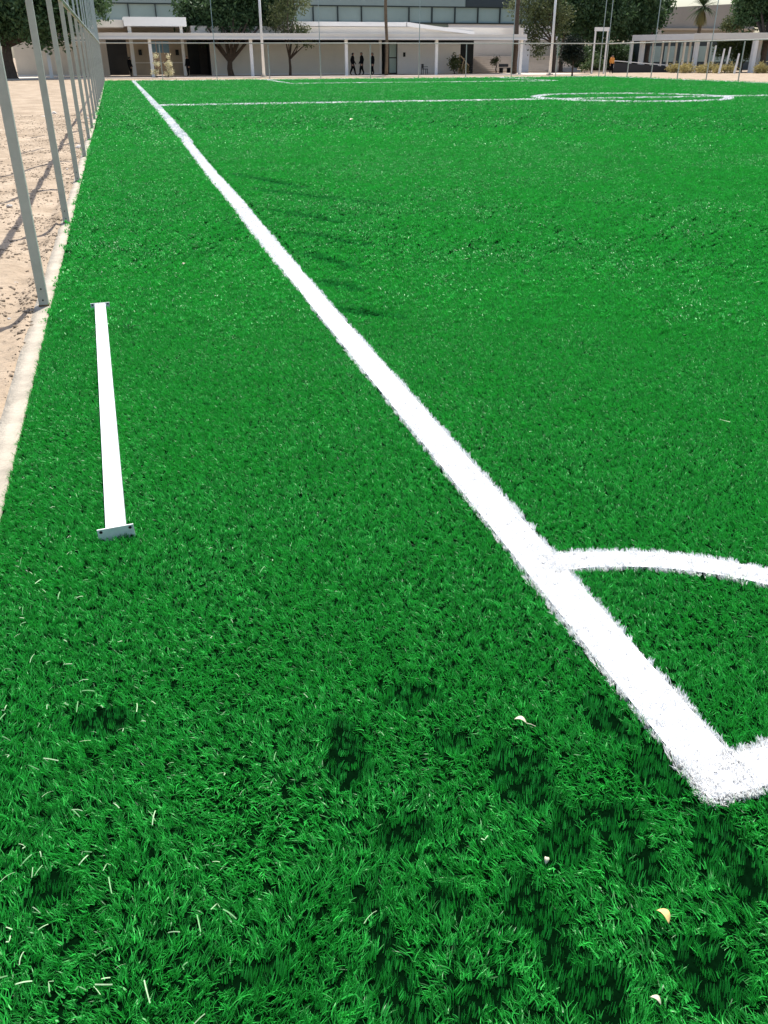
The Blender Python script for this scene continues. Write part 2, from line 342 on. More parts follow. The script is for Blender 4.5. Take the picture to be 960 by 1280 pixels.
def lie(x, y, white=False):
    """rotation (euler) and scale of each tuft from a slowly turning lie of the pile"""
    n = len(x)
    az = 2.45 + (vnoise(x, y, 1.1, 1)-0.5)*2.6 + (vnoise(x, y, 6.0, 4)-0.5)*2.2 + nr.normal(0, 0.55, n)
    tilt = np.radians(30 + (vnoise(x, y, 2.6, 7)-0.5)*34 + nr.normal(0, 9, n))
    if not white:
        t = trod(x, y); c = crease(x, y)
        near = 1-sm(1.5, 2.1, np.hypot(x, y))       # scuffed foreground: fibres lie flatter, sideways
        tilt = tilt + near*np.radians(16); az = az + near*(vnoise(x, y, 5, 21)-0.5)*3.0
        t = np.maximum(t, 0.8*c)
        down = t*(0.65+0.6*nr.random(n)) > 0.16       # pile trodden so that it points at the sun
        az = np.where(down, 1.065 + nr.normal(0, 0.35, n), az); tilt = np.where(down, np.radians(24 + nr.normal(0, 9, n)), tilt)
        
    else:
        tilt *= 0.75; t = 0; c = 0
    tilt = np.clip(tilt, np.radians(2), np.radians(62))
    spin = nr.random(n)*6.283
    # R = Rz(az) Ry(tilt) Rz(spin)  -> xyz euler
    ca, sa, ct, st, cs, ss = np.cos(az), np.sin(az), np.cos(tilt), np.sin(tilt), np.cos(spin), np.sin(spin)
    r00 = ca*ct*cs - sa*ss; r10 = sa*ct*cs + ca*ss; r20 = -st*cs
    r21 = st*ss; r22 = ct
    ey = -np.arcsin(np.clip(r20, -1, 1)); ex = np.arctan2(r21, r22); ez = np.arctan2(r10, r00)
    s = 0.85 + 0.3*nr.random(n)
    sz = s*(1 + 0.08*(1-sm(1.5, 2.1, np.hypot(x, y))))*(1 - 0.30*np.asarray(t) - 0.25*np.asarray(c))*(0.9+0.25*vnoise(x, y, 3.1, 6))*(0.82+0.36*vnoise(x, y, 45, 6)) if not white else s
    return np.stack([ex, ey, ez], -1), np.stack([s, s, sz], -1)

def sm(a, b, x): t = np.clip((x-a)/(b-a), 0, 1); return t*t*(3-2*t)
AZ0, AZ1 = YAW - math.radians(31), YAW + math.radians(32)
MARGIN = {'A': 0.006, 'B': 0.055, 'C': 0.16}
def field_points(x0, x1, y0, y1, dens, wfun, wedge=True, margin=0.0):
    cell = dens**-0.5; gx_, gy_ = np.meshgrid(np.arange(x0, x1, cell), np.arange(y0, y1, cell)); n = gx_.size
    x = gx_.ravel() + cell*(0.5+nr.uniform(-0.62, 0.62, n)); y = gy_.ravel() + cell*(0.5+nr.uniform(-0.62, 0.62, n))
    r = np.hypot(x, y); k = nr.random(n) < wfun(r)
    if wedge:
        a = np.arctan2(x, y+0.9); k &= (a > AZ0) & (a < AZ1) & (y > 0.45)
    k &= (x > KX) & (x < XR-0.05) & (y < YF-0.05)
    x, y = x[k], y[k]; k = ~in_line(x, y, margin) & (nr.random(len(x)) > 0.38*trod(x, y)); return x[k], y[k]
def border_points(lod, dens, rmin, rmax):      # finer tufts right beside the white lines
    out = []
    for _, f, (x0, x1, y0, y1), _ in LINES:
        m_ = MARGIN[lod]; n = int((x1-x0+2*m_)*(y1-y0+2*m_)*dens); x = x0-m_+(x1-x0+2*m_)*nr.random(n); y = y0-m_+(y1-y0+2*m_)*nr.random(n)
        r = np.hypot(x, y); d = f(x, y); k = (d > -m_) & (d < 0) & (r > rmin) & (r < rmax) & (d > -0.9); x, y = x[k], y[k]; k = ~in_line(x, y); out.append((x[k], y[k]))
    return np.concatenate([o[0] for o in out]), np.concatenate([o[1] for o in out])
def pile_z(x, y): return crease(x, y)*(-0.006)
LOD = [('A', (KX, 8.0, 0.4, 9.0), 3300, lambda r: (1-sm(6.3, 8.5, r))),
       ('B', (KX, 24, 3.5, 25.0), 300, lambda r: sm(5.2, 6.6, r)*(1-sm(20, 24, r))),
       ('C', (KX, XR, 2.0, YF), 46, lambda r: sm(17, 20.5, r))]
TURF_LABEL = {'A': 'near green artificial turf pile with footprints in the foreground', 'B': 'middle stretch of even green artificial turf', 'C': 'far green artificial turf of the pitch up to the kerb'}
for k, (x0, x1, y0, y1), dens, wf in LOD:
    x, y = field_points(x0, x1, y0, y1, dens, wf, wedge=(k != 'C'), margin=MARGIN[k])
    if k == 'A': bx_, by_ = border_points('B', 2000, 6.0, 24); x = np.concatenate([x, bx_]); y = np.concatenate([y, by_])
    if k == 'B': bx_, by_ = border_points('C', 400, 20, 90); x = np.concatenate([x, bx_]); y = np.concatenate([y, by_])
    rot, scl = lie(x, y); P = np.stack([x, y, pile_z(x, y)], -1)
    ns_ = SPEC[k].get('straight', 0); pick = nr.integers(0, SPEC[k]['n']-ns_, len(x))
    if ns_: dn = (np.maximum(trod(x, y), 0.8*crease(x, y)) > 0.2) & (nr.random(len(x)) < 0.95); pick = np.where(dn, SPEC[k]['n']-ns_+nr.integers(0, ns_, len(x)), pick)
    o = scatter('artificial_turf', P, rot, scl, pick, PC[k], M['fibre'])
    tag(o, TURF_LABEL[k], 'turf', kind='stuff'); print('turf', k, len(x))

WLOD = [('A', 9000, lambda r: (1-0.5*sm(2.5, 6, r))*(1-sm(7, 9, r)), 9), ('B', 3000, lambda r: sm(6.5, 9, r)*(1-sm(19, 24, r)), 24.5), ('C', 800, lambda r: sm(18, 24, r), 999)]
for name, f, (x0, x1, y0, y1), label in LINES:
    root = None
    for k, dens, wf, rmax in WLOD:
        xa, xb, ya, yb = x0, min(x1, rmax+1), y0, min(y1, rmax)
        if xb <= xa or yb <= ya: continue
        # long boxes: sample the box, keep what lies on the line
        n = int((xb-xa)*(yb-ya)*dens)
        if n > 3000000: n = 3000000
        x = xa+(xb-xa)*nr.random(n); y = ya+(yb-ya)*nr.random(n); r = np.hypot(x, y)
        kk = (f(x, y) > 0) & (nr.random(n) < wf(r)); x, y = x[kk], y[kk]
        if len(x) < 5: continue
        rot, scl = lie(x, y, True)
        o = scatter(name, np.stack([x, y, np.full_like(x, 0.001)], -1), rot, scl, nr.integers(0, WSPEC[k]['n'], len(x)), WPC[k], M['white_fibre'])
        if root is None: root = o; tag(o, label, 'pitch line', kind='stuff')
        else: o.name = 'white_pile'; o.parent = root; o['kind'] = 'stuff'
        print(name, k, len(x))
# woven white backing strips under the line pile
def ribbon(name, L, Rr, m, z=0.004):
    z += 0.0130
    V = []; F = []
    for a, b in zip(L, Rr): V += [(a[0], a[1], z), (b[0], b[1], z)]
    for i in range(len(L)-1): F.append((2*i, 2*i+1, 2*i+3, 2*i+2))
    return tag(np_mesh(name, V, F, m), kind='structure')
yy = np.linspace(1.2, 71.6, 160); cc = np.interp(yy, TL_Y, TL_C)
ribbon('line_backing', list(zip(cc-0.07, yy)), list(zip(cc+0.07, yy)), M['white_backing'])
ribbon('line_backing', [(1.3, 1.2), (39.3, 1.2)], [(1.3, 1.315), (39.3, 1.315)], M['white_backing'], 0.0035)
th = np.linspace(0.07, 1.5, 40)
ribbon('line_backing', [(1.22+0.995*math.cos(t), 1.25+0.995*math.sin(t)) for t in th], [(1.22+1.095*math.cos(t), 1.25+1.095*math.sin(t)) for t in th], M['white_backing'], 0.003)
ribbon('line_backing', [(1.4, 34.83), (39.3, 34.83)], [(1.4, 34.97), (39.3, 34.97)], M['white_backing'], 0.003)
th = np.linspace(0, 2*math.pi, 90)
ribbon('line_backing', [(20.9+3.88*math.cos(t), 35.5+3.88*math.sin(t)) for t in th], [(20.9+4.02*math.cos(t), 35.5+4.02*math.sin(t)) for t in th], M['white_backing'], 0.006)
ribbon('line_backing', [(10.95, 60.52), (29.7, 60.52)], [(10.95, 60.68), (29.7, 60.68)], M['white_backing'], 0.003)

# ------------------------------------------------------------------ kerbs
def kerb(name, pts_in, pts_out, z0=-0.35, z1=0.012, jit=0.012):
    V = []; F = []
    for i, (a, b) in enumerate(zip(pts_in, pts_out)):
        j = (rnd.random()-0.5)*jit
        V += [(a[0], a[1], z0), (a[0], a[1], z1), (b[0]+j, b[1]+j*0.3, z1-0.004), (b[0]+j*1.5, b[1], z0)]
    for i in range(len(pts_in)-1):
        k = 4*i
        for q in range(3): F.append((k+q, k+q+1, k+q+5, k+q+4))
    return tag(np_mesh(name, V, F, M['concrete']), kind='structure')
ky = np.arange(-3, 72.9, 0.25)
kerb('kerb_left', [(KX-0.004, y) for y in ky], [(KX-0.115, y) for y in ky])
kx = np.arange(KX-0.1, 40.6, 0.5)
kerb('kerb_far', [(x, YF+0.004) for x in kx], [(x, YF+0.22) for x in kx], z1=0.03)
ky = np.arange(20, 72.3, 0.5)
kerb('kerb_right', [(XR+0.004, y) for y in ky], [(XR+0.22, y) for y in ky], z1=0.03)

# ------------------------------------------------------------------ fences: square steel posts, one rail, thinner poles going on up
RAIL = 2.46
def make_post(tall=True, lower=0.066, upper=0.044, top=6.2):
    me = []
    a = MB().box(-lower/2, lower/2, -lower/2, lower/2, -0.15, RAIL-0.035).build('post', M['galv'], bevel=0.004)
    b = MB().box(-upper/2, upper/2, -upper/2, upper/2, RAIL+0.035, top).build('upper_pole', M['galv_dull']) if tall else None
    return a, b
protoP, protoU = make_post()
protoW = MB().box(-0.034, 0.034, -0.034, 0.034, 0.0, 0.022).build('weld', M['rust'])
protoH = MB().tube([(0.0, -0.0345, 0.055), (0.0, -0.031, 0.055)], 0.006, 8).build('bolt_hole', M['hole'])
def fence(name, spots, rail_pts, label, base, ang=0.0, tall=lambda i: True, near=False):
    t = thing(name, base, label, 'fence')
    for i, (x, y) in enumerate(spots):
        p = protoP.copy(); COL.objects.link(p); p.parent = t; p.location = loc(t, (x, y, 0)); p.rotation_euler.z = ang
        p.rotation_euler.y = rnd.uniform(-0.004, 0.004)
        if tall(i):
            u = protoU.copy(); COL.objects.link(u); u.parent = p
        if near and i < 7:
            w = protoW.copy(); COL.objects.link(w); w.parent = p; w.scale = (1.03, 1.03, 1)
            for dz in (0, 0.08):
                h = protoH.copy(); COL.objects.link(h); h.parent = p; h.location.z = dz
    for a, b in zip(rail_pts[:-1], rail_pts[1:]):
        MB().tube([loc(t, a), loc(t, b)], 0.040, 10).build('rail', M['galv'], t, smooth=True)
    return t
ly = [2.95+3.62*i for i in range(20)]
fence('pitch_fence', [(-0.706, y) for y in ly], [(-0.706, -1, RAIL), (-0.706, 73.0, RAIL)], 'grey steel fence of tall square posts along the left edge of the turf', (-0.706, 6.5, 0), ang=math.radians(0), near=True)
fx = [3.5+4.03*i for i in range(10)]
FY = 73.05
fence('pitch_fence', [(x, FY) for x in fx], [(-0.706, FY, RAIL+0.02), (40.35, FY, RAIL+0.02)], 'thin grey pole fence across the far end of the pitch', (20, FY, 0), tall=lambda i: i % 2 == 1)
ry = [73.0-3.62*i for i in range(16)]
fence('pitch_fence', [(40.35, y) for y in ry], [(40.35, 73.0, RAIL+0.02), (40.35, 18, RAIL+0.02)], 'thin grey pole fence along the far right side of the pitch', (40.35, 60, 0), tall=lambda i: i % 2 == 0)
for o in (protoP, protoU, protoW, protoH): bpy.data.objects.remove(o)

# ------------------------------------------------------------------ the loose steel post lying on the turf
bn0, bn1 = gnd(131.5, 660, .058), gnd(157.0, 655, .058); bf0, bf1 = gnd(116.5, 379, .058), gnd(133, 377, .058)
nA, fA = (bn0+bn1)/2, (bf0+bf1)/2; L_ = (fA-nA).length
sp = thing('loose_fence_post', (nA.x, nA.y, 0), 'white square steel post with end plates lying on the turf', 'steel post')
sp.rotation_euler.z = math.atan2(-(fA.x-nA.x), fA.y-nA.y)
MB().box(-0.037, 0.037, 0.004, L_-0.004, 0.006, 0.052).build('tube', M['white_paint'], sp, bevel=0.004)
for k, yy_, tw in ((0, 0.0, 0.10), (1, L_, 0.02)):
    g = MB().box(-0.066, 0.066, -0.004, 0.003, -0.012, 0.055).build('end_plate', M['plate'], sp, bevel=0.001)
    g.location = (0, yy_ + (0 if k == 0 else 0.002), 0); g.rotation_euler.y = -tw*0.4
    for sx in (-1, 1):
        for sz in (0.008, 0.044):
            MB().tube([(sx*0.053, -0.0052, sz), (sx*0.053, 0.0042, sz)], 0.006, 10).build('bolt_hole', M['hole'], g)

# ------------------------------------------------------------------ loose clippings, leaves, stones
def clip_mesh(k):
    r = random.Random(k); n = 5; Lc = r.uniform(0.020, 0.050); w = r.uniform(0.0014, 0.0024); V = []; F = []
    bend = r.uniform(-0.25, 0.25); kink = r.choice([0, 0, 0, 0, 1.4, -1.9])
    x = y = 0.0; a = 0.0
    for i in range(n):
        t = i/(n-1); V += [(x-math.sin(a)*w/2, y+math.cos(a)*w/2, 0.003*math.sin(math.pi*t)), (x+math.sin(a)*w/2, y-math.cos(a)*w/2, 0.003*math.sin(math.pi*t)+0.001)]
        x += math.cos(a)*Lc/(n-1); y += math.sin(a)*Lc/(n-1); a += bend/(n-1) + (kink if i == 2 else 0)
    for i in range(n-1): F.append((2*i, 2*i+1, 2*i+3, 2*i+2))
    # give the strip thickness
    m = len(V); V += [(p[0], p[1], p[2]-0.0006) for p in V]
    F += [tuple(q+m for q in f[::-1]) for f in F]
    for i in range(n-1): F += [(2*i, 2*i+2, 2*i+2+m, 2*i+m), (2*i+1, 2*i+1+m, 2*i+3+m, 2*i+3)]
    me = bpy.data.meshes.new('turf_clipping'); me.from_pydata(V, [], F); me.materials.append(M['clip'] if k % 3 else M['clip_green']); return me
CM = [clip_mesh(k) for k in range(9)]
C1 = [(55,55),(78,75),(110,95),(95,125),(113,122),(150,75),(160,128),(222,140),(48,170),(60,190),(38,250),(80,317),(30,335),(235,362),(18,430),(15,452),(155,433),(183,430),(208,420),(275,437),(365,425),(100,490),(240,502),(312,498),(28,525),(212,528),(8,565),(105,603),(445,590),(112,675),(262,682),(220,712),(318,705),(395,712),(90,757),(50,800),(85,828),(110,835),(235,830),(245,822),(85,890),(275,872),(290,888),(108,985),(28,1045),(20,1152),(270,1160),(300,1175),(230,1190),(250,1180),(820,410),(730,578),(548,115),(715,45),(705,60),(625,345),(400,1225),(500,1115),(480,1035),(562,975),(630,1000)]
C2 = [(240,610),(320,615),(345,415),(275,550),(165,995),(240,995),(245,1045),(290,1000),(95,960),(220,1197),(300,1183),(650,1005),(690,185),(620,275),(725,325),(415,465),(375,840),(295,815),(430,830),(235,965),(345,650)]
spots = [(x*0.469, 680+y*0.469) for x, y in C1] + [(x/3.555, 340+y/3.555) for x, y in C2] + [(665, 540), (455, 1155), (480, 920), (548, 640), (610, 1045)]
for _ in range(46):
    spots.append((rnd.random()**1.6*300, rnd.uniform(600, 1270)))
for i, (px, py) in enumerate(spots):
    p = gnd(px, py, 0.024)
    o = bpy.data.objects.new('turf_clipping', CM[i % 9]); COL.objects.link(o)
    o.location = p + Vector((0, 0, 0.001)); s = rnd.uniform(0.55, 1.0)*(1.0 if p.y < 3.5 else 0.8); o.scale = (s, 1, 1)
    o.rotation_euler = (rnd.uniform(-0.3, 0.3), rnd.uniform(-0.25, 0.25), rnd.uniform(0, 6.28))
    tag(o, 'short pale loose turf fibre lying on the green pile', 'fibre', 'loose turf clippings')
def leaf(name, px, py, ln, wd, rz, m, label, stalk=True, curl=0.25):
    p = gnd(px, py, 0.026); t = thing(name, p, label, 'leaf'); t.rotation_euler = (0.12, -0.15, rz)
    n = 9; V = []; F = []
    for i in range(n):
        u = i/(n-1); w = wd*math.sin(math.pi*u**0.85)**0.8*0.5 + 0.0005; x = ln*u
        zc = 0.01*math.sin(u*3)
        V += [(x, -w, zc+curl*w), (x, 0, zc-0.001), (x, w, zc+curl*w)]
    for i in range(n-1):
        k = 3*i; F += [(k, k+1, k+4, k+3), (k+1, k+2, k+5, k+4)]
    o = np_mesh('blade', V, F, m, t, smooth=True); md = o.modifiers.new('thick', 'SOLIDIFY'); md.thickness = 0.0006
    if stalk: MB().tube([(0, 0, 0), (-ln*0.35, ln*0.05, 0.002), (-ln*0.75, ln*0.02, -0.001)], [0.0011, 0.0009, 0.0008], 6).build('stalk', m, t)
    return t
leaf('fallen_leaf', 658, 904, 0.034, 0.016, math.radians(150), M['leaf_pale'], 'pale cream leaf with a stalk lying beside the touchline')
leaf('fallen_leaf', 836, 1155, 0.034, 0.018, math.radians(110), M['leaf_yellow'], 'curled yellow leaf lying below the corner of the lines', False, curl=0.9)
leaf('fallen_leaf', 826, 1256, 0.022, 0.010, math.radians(130), M['leaf_pale'], 'small pale leaf at the bottom edge of the turf', False)
leaf('fallen_leaf', 682, 1080, 0.016, 0.010, math.radians(60), M['leaf_pale'], 'tiny white leaf fragment left of the line corner', False)
leaf('fallen_leaf', 229, 331, 0.030, 0.022, math.radians(60), M['leaf_pale'], 'pale leaf on the turf between fence and touchline', False)
leaf('fallen_leaf', 437, 150, 0.14, 0.10, math.radians(20), M['leaf_pale'], 'pale speck of a leaf just before the halfway line', False)
# torn tuft right of the far end of the loose post
p = gnd(160, 413, 0.02); tt = thing('torn_turf_tuft', p, 'torn tuft of green fibres lying near the far end of the loose post', 'turf tuft')
for k in range(9):
    a = rnd.uniform(-0.3, 3.4); l = rnd.uniform(0.04, 0.09)
    MB().tube([(0, 0, 0.008), (math.cos(a)*l*0.6, math.sin(a)*l*0.4, 0.03), (math.cos(a)*l, math.sin(a)*l*0.7, 0.022)], [0.003, 0.0025, 0.001], 4).build('fibre', M['fibre'], tt)
# pale fibre specks too small and many to count, over the whole pitch
ns = 900; sx = nr.random(ns)*38; sy = 3+nr.random(ns)**1.4*48; k = (sx > -0.5) & (sx < sy*0.95+1); sx, sy = sx[k]-0.4, sy[k]
cl = vnoise(sx, sy, 0.5, 8) > 0.42; sx, sy = sx[cl], sy[cl]
V = []; F = []
for x, y in zip(sx, sy):
    a = rnd.uniform(0, 3.14); l = rnd.uniform(0.008, 0.03)*(1+y*0.035); w = 0.0015*(1+y*0.06); c, s_ = math.cos(a), math.sin(a); k0 = len(V); z = 0.034
    V += [(x-c*l-s_*w, y-s_*l+c*w, z), (x-c*l+s_*w, y-s_*l-c*w, z+0.001), (x+c*l+s_*w, y+s_*l-c*w, z+0.006), (x+c*l-s_*w, y+s_*l+c*w, z+0.007)]; F.append((k0, k0+1, k0+2, k0+3))
tag(np_mesh('fibre_litter', V, F, M['clip']), 'pale fibre specks scattered over the distant turf', 'litter', kind='stuff')

def stone_mesh(k, m):
    r = random.Random(k); bm = bmesh.new(); bmesh.ops.create_icosphere(bm, subdivisions=2, radius=1.0)
    for v in bm.verts:
        s = 1 + 0.25*math.sin(v.co.x*3.1+k)*math.cos(v.co.y*2.7+k*2) + r.uniform(-0.09, 0.09); v.co *= s; v.co.z *= 0.6
    me = bpy.data.meshes.new('stone'); bm.to_mesh(me); bm.free(); me.materials.append(m); return me
SM = [stone_mesh(k, M['stone']) for k in range(4)] + [stone_mesh(k+9, M['pale_stone']) for k in range(4)]
STN = [(40, 299, .05, 0), (8, 297, .06, 1), (12, 258, .07, 5), (14, 245, .05, 0), (60, 179, .05, 1), (25, 172, .05, 0), (100, 172, .05, 0), (99, 194, .07, 1), (99, 185, .16, 6), (60, 140, .22, 4), (55, 147, .16, 5), (68, 142, .18, 6), (72, 145, .14, 0), (42, 168, .05, 2), (10, 312, .05, 3), (20, 355, .045, 4), (34, 340, .03, 0), (8, 372, .04, 5), (30, 390, .035, 1), (12, 400, .04, 4), (25, 410, .03, 5), (8, 430, .035, 0), (46, 275, .04, 2), (57, 287, .035, 1), (84, 212, .05, 4), (20, 470, .03, 6), (6, 462, .03, 2), (109, 148, .12, 6), (112, 160, .12, 5), (105, 137, .1, 0)]
for i, (px, py, s, k) in enumerate(STN):
    p = gnd(px, py, -0.04); o = bpy.data.objects.new('stone', SM[k]); COL.objects.link(o); o.location = (min(p.x, -0.86), p.y, -0.035); f = 0.55
    o.scale = (s*f, s*f*rnd.uniform(0.7, 1.1), s*f*0.9); o.rotation_euler.z = rnd.uniform(0, 6)
    q = max(0, min(5, int(round((p.y-6.57)/3.62)))); ordn = ['nearest', 'second', 'third', 'fourth', 'fifth', 'farther'][q]
    sz_ = 'large ' if s > 0.1 else 'small ' if s < 0.042 else ''
    tag(o, sz_ + ('pale ' if k > 3 else 'brown ') + f'stone on the sand beside the {ordn} post of the left fence', 'stone', 'stones on the sandy strip')
gc = bpy.data.collections.new('gravel_piece')
for k in range(4):
    o = bpy.data.objects.new('gravel_piece', SM[k % 4]); gc.objects.link(o)
n = 30000; gx = -0.74-nr.random(n)**1.5*3.2; gy = 1.5+nr.random(n)**1.6*30; k = (vnoise(gx, gy, 1.7, 3) + 0.25*nr.random(n) > 0.45); gx, gy = gx[k], gy[k]
gs = 0.003+0.019*nr.random(len(gx))**3.2
gz = dirt_z(gx, gy)
o = scatter('gravel', np.stack([gx, gy, gz+0.002], -1), np.stack([gx*0, gx*0, nr.random(len(gx))*6.28], -1), np.stack([gs, gs*0.8, gs*0.8], -1), nr.integers(0, 4, len(gx)), gc, M['stone'])
tag(o, 'small gravel and clods strewn over the sandy strip', 'gravel', kind='stuff')

# ------------------------------------------------------------------ vegetation
def leaves(name, blobs, n, size, m, parent, seed, flat=0.75, origin=(0, 0, 0)):
    r = np.random.default_rng(seed); blobs = np.array(blobs, float); vol = blobs[:, 3]**2; pick = r.choice(len(blobs), n, p=vol/vol.sum())
    d = r.normal(size=(n, 3)); d /= np.linalg.norm(d, axis=1)[:, None]; rad = r.random(n)**0.45
    b = blobs[pick]; c = b[:, :3] + d*(b[:, 3]*rad)[:, None]*np.array([1, 1, flat])
    # clumps: pull towards random twig ends
    nt = max(20, n//28); tw = c[r.choice(n, nt)]; j = r.integers(0, nt, n); mixw = 0.80
    near = tw[j] + r.normal(size=(n, 3))*size*1.9
    c = np.where((r.random(n) < mixw)[:, None], near, c)
    u = r.normal(size=(n, 3)); u /= np.linalg.norm(u, axis=1)[:, None]; w = np.cross(u, r.normal(size=(n, 3))); w /= np.linalg.norm(w, axis=1)[:, None]
    s = size*(0.6+0.8*r.random(n))[:, None]; u = u*s; w = w*s*0.45
    V = np.stack([c-u, c+w, c+u, c-w], 1).reshape(-1, 3) - np.array(origin); F = np.arange(4*n).reshape(n, 4)
    tone = np.repeat(np.clip(r.random(n)*0.6 + 0.4*r.random(nt)[j], 0, 1), 4)
    return np_mesh(name, V, F, m, parent, tone=tone)
def tree(name, base, trunk_r, fork, blobs, nleaf, lsize, m, label, cat='tree', group=None, bark='bark', seed=1, wob=0.15, lean=(0, 0), flat=0.75, fork_frac=None):
    t = thing(name, base, label, cat, group); B = Vector(base); r = random.Random(seed); mb = MB()
    top = B + Vector((lean[0], lean[1], fork)); mid = B + Vector((lean[0]*0.4+r.uniform(-wob, wob), lean[1]*0.4, fork*0.5))
    mb.tube([loc(t, p) for p in (B-Vector((0, 0, 0.2)), B+Vector((0, 0, 0.15)), mid, top)], [trunk_r*1.7, trunk_r*1.15, trunk_r, trunk_r*0.85], 10)
    for b in blobs:
        e = Vector(b[:3]); q = top.lerp(e, 0.5) + Vector((r.uniform(-.3, .3), r.uniform(-.3, .3), r.uniform(0, .3)))
        mb.tube([loc(t, p) for p in (top-Vector((0, 0, 0.1)), q, e)], [trunk_r*0.62, trunk_r*0.38, trunk_r*0.12], 6)
        for _ in range(3):
            e2 = e + Vector((r.uniform(-1, 1), r.uniform(-1, 1), r.uniform(-.5, .8)))*b[3]*0.8
            mb.tube([loc(t, q.lerp(e, 0.6)), loc(t, e2)], [trunk_r*0.2, trunk_r*0.05], 5)
    mb.build('trunk', M[bark], t, smooth=True)
    leaves('crown', blobs, nleaf, lsize, M[m], t, seed, flat, base); return t
def blobs_px(lst):           # (px, py, Y, radius)
    return [(*at(px, py, Y), r) for px, py, Y, r in lst]
def gp(px, Y, z=-0.06):      # ground point under image column px at depth Y
    p = at(px, 95, Y); return Vector((p.x, p.y, z))

tree('shade_tree', gp(15, 86), 0.42, 2.6, blobs_px([(-10, 25, 86, 2.6), (25, 20, 85, 2.4), (60, 28, 88, 2.2), (85, 12, 87, 2.4), (40, -10, 87, 2.8), (-40, 10, 86, 3.0), (70, -25, 88, 2.6), (20, -45, 86, 2.8), (75, 40, 88, 1.3), (48, 42, 87, 1.3), (112, 2, 90, 1.8)]), 26000, 0.19, 'leaf_dark', 'large dark shade tree with thick trunk at the left edge', seed=3)
tree('forked_tree', gp(289, 90.5), 0.26, 1.3, blobs_px([(250, 28, 96, 2.2), (285, 25, 95, 2.6), (320, 22, 96, 2.6), (270, 5, 95, 2.8), (310, 0, 96, 2.8), (345, 10, 96, 2.0), (240, 10, 97, 1.9), (290, -25, 96, 3.0), (335, -15, 96, 2.4)]), 30000, 0.19, 'leaf_dark', 'dark leafy tree with forked trunk before the cream wall', seed=4)
tree('slender_tree', gp(363, 90), 0.12, 1.5, blobs_px([(365, 38, 92, 0.9), (352, 15, 92, 1.5), (372, 2, 92, 1.3), (345, 28, 93, 1.2), (380, 39, 91.5, 0.65), (385, 54, 88.8, 0.45), (372, 58, 89.2, 0.3), (360, -18, 92, 1.5)]), 4200, 0.12, 'leaf_olive', 'slender thin-stemmed tree with sparse olive leaves by the wall', seed=5)
tree('drooping_tree', gp(626, 98), 0.0, 0, [], 1, 0.1, 'leaf_olive', 'x') if False else None
tree('feathery_tree', gp(690, 96), 0.22, 2.8, blobs_px([(668, 20, 97, 1.9), (685, 10, 96, 2.0), (665, 45, 97, 1.4), (672, 62, 97, 0.9), (700, 25, 97, 1.7), (655, 5, 98, 1.8), (690, -20, 97, 2.4)]), 9000, 0.14, 'leaf_olive', 'feathery olive tree with drooping branches beside the white lamp pole', seed=6, flat=1.1)
tree('dark_tree', gp(700, 100), 0.22, 2.6, blobs_px([(715, 15, 101, 2.4), (740, 22, 102, 2.4), (765, 20, 102, 2.4), (725, -8, 102, 2.8), (760, -6, 103, 2.8), (712, 38, 101, 1.5), (735, 38, 102, 1.6), (755, 38, 102, 1.6)]), 28000, 0.2, 'leaf_dark', 'broad dark tree rising behind the small trimmed tree', seed=7)
tree('dark_tree', gp(806, 104), 0.26, 2.8, blobs_px([(790, 12, 104, 2.4), (812, 20, 105, 2.0), (800, -12, 104, 2.8), (778, 35, 104, 1.7), (800, 32, 104, 1.5), (825, 8, 106, 1.5)]), 22000, 0.2, 'leaf_dark', 'dark tree above the left end of the right canopy', seed=8)
tree('dark_tree', gp(950, 88), 0.30, 2.8, blobs_px([(940, 15, 92, 1.9), (962, 12, 91, 2.2), (985, 18, 90, 2.2), (950, -12, 92, 2.4), (935, 2, 93, 1.3), (975, -20, 90, 2.6)]), 18000, 0.19, 'leaf_dark', 'dark tree hanging over the canopy at the right edge', seed=9)
tree('garden_bush', gp(925, 92), 0.10, 0.9, blobs_px([(905, 62, 92, 1.1), (925, 65, 92, 1.3), (945, 60, 91, 1.2), (915, 50, 93, 1.0), (935, 52, 93, 1.0)]), 6000, 0.13, 'leaf_mid', 'rounded green bush under the right canopy between the columns', cat='bush', seed=10)
tree('garden_bush', gp(922, 102), 0.10, 2.0, blobs_px([(918, 28, 102, 1.2), (930, 24, 102, 1.2), (908, 32, 102, 0.8)]), 3000, 0.13, 'leaf_olive', 'pale olive bush showing above the right canopy roof', cat='bush', seed=11)
tree('trimmed_tree', gp(715, 80), 0.07, 1.0, blobs_px([(716, 59, 80, 0.72), (716, 68, 80, 0.72), (709, 70, 80, 0.5), (723, 67, 80, 0.55), (714, 54, 80, 0.6), (709, 60, 80, 0.45), (723, 57, 80, 0.5)]), 6500, 0.09, 'leaf_black', 'small dark trimmed tree standing just behind the far fence', seed=12, flat=1.0)
tree('young_tree', gp(516+104, 96), 0.06, 0.7, blobs_px([(620, 75, 96, 0.32), (617, 78, 96, 0.22)]), 500, 0.08, 'leaf_olive', 'tiny potted tree on the pale steps beside the bench', seed=13)
tree('flowering_shrub', gp(196, 86), 0.05, 0.5, blobs_px([(195, 70, 86, 0.2), (196, 80, 86, 0.24), (194, 90, 86, 0.26)]), 520, 0.06, 'blossom', 'left cream flowering shrub before the entrance', cat='shrub', seed=14)
tree('flowering_shrub', gp(210, 86), 0.05, 0.5, blobs_px([(210, 71, 86, 0.22), (210, 81, 86, 0.34), (211, 91, 86, 0.38)]), 850, 0.06, 'blossom', 'right cream flowering shrub before the entrance, the fuller one', cat='shrub', seed=15)
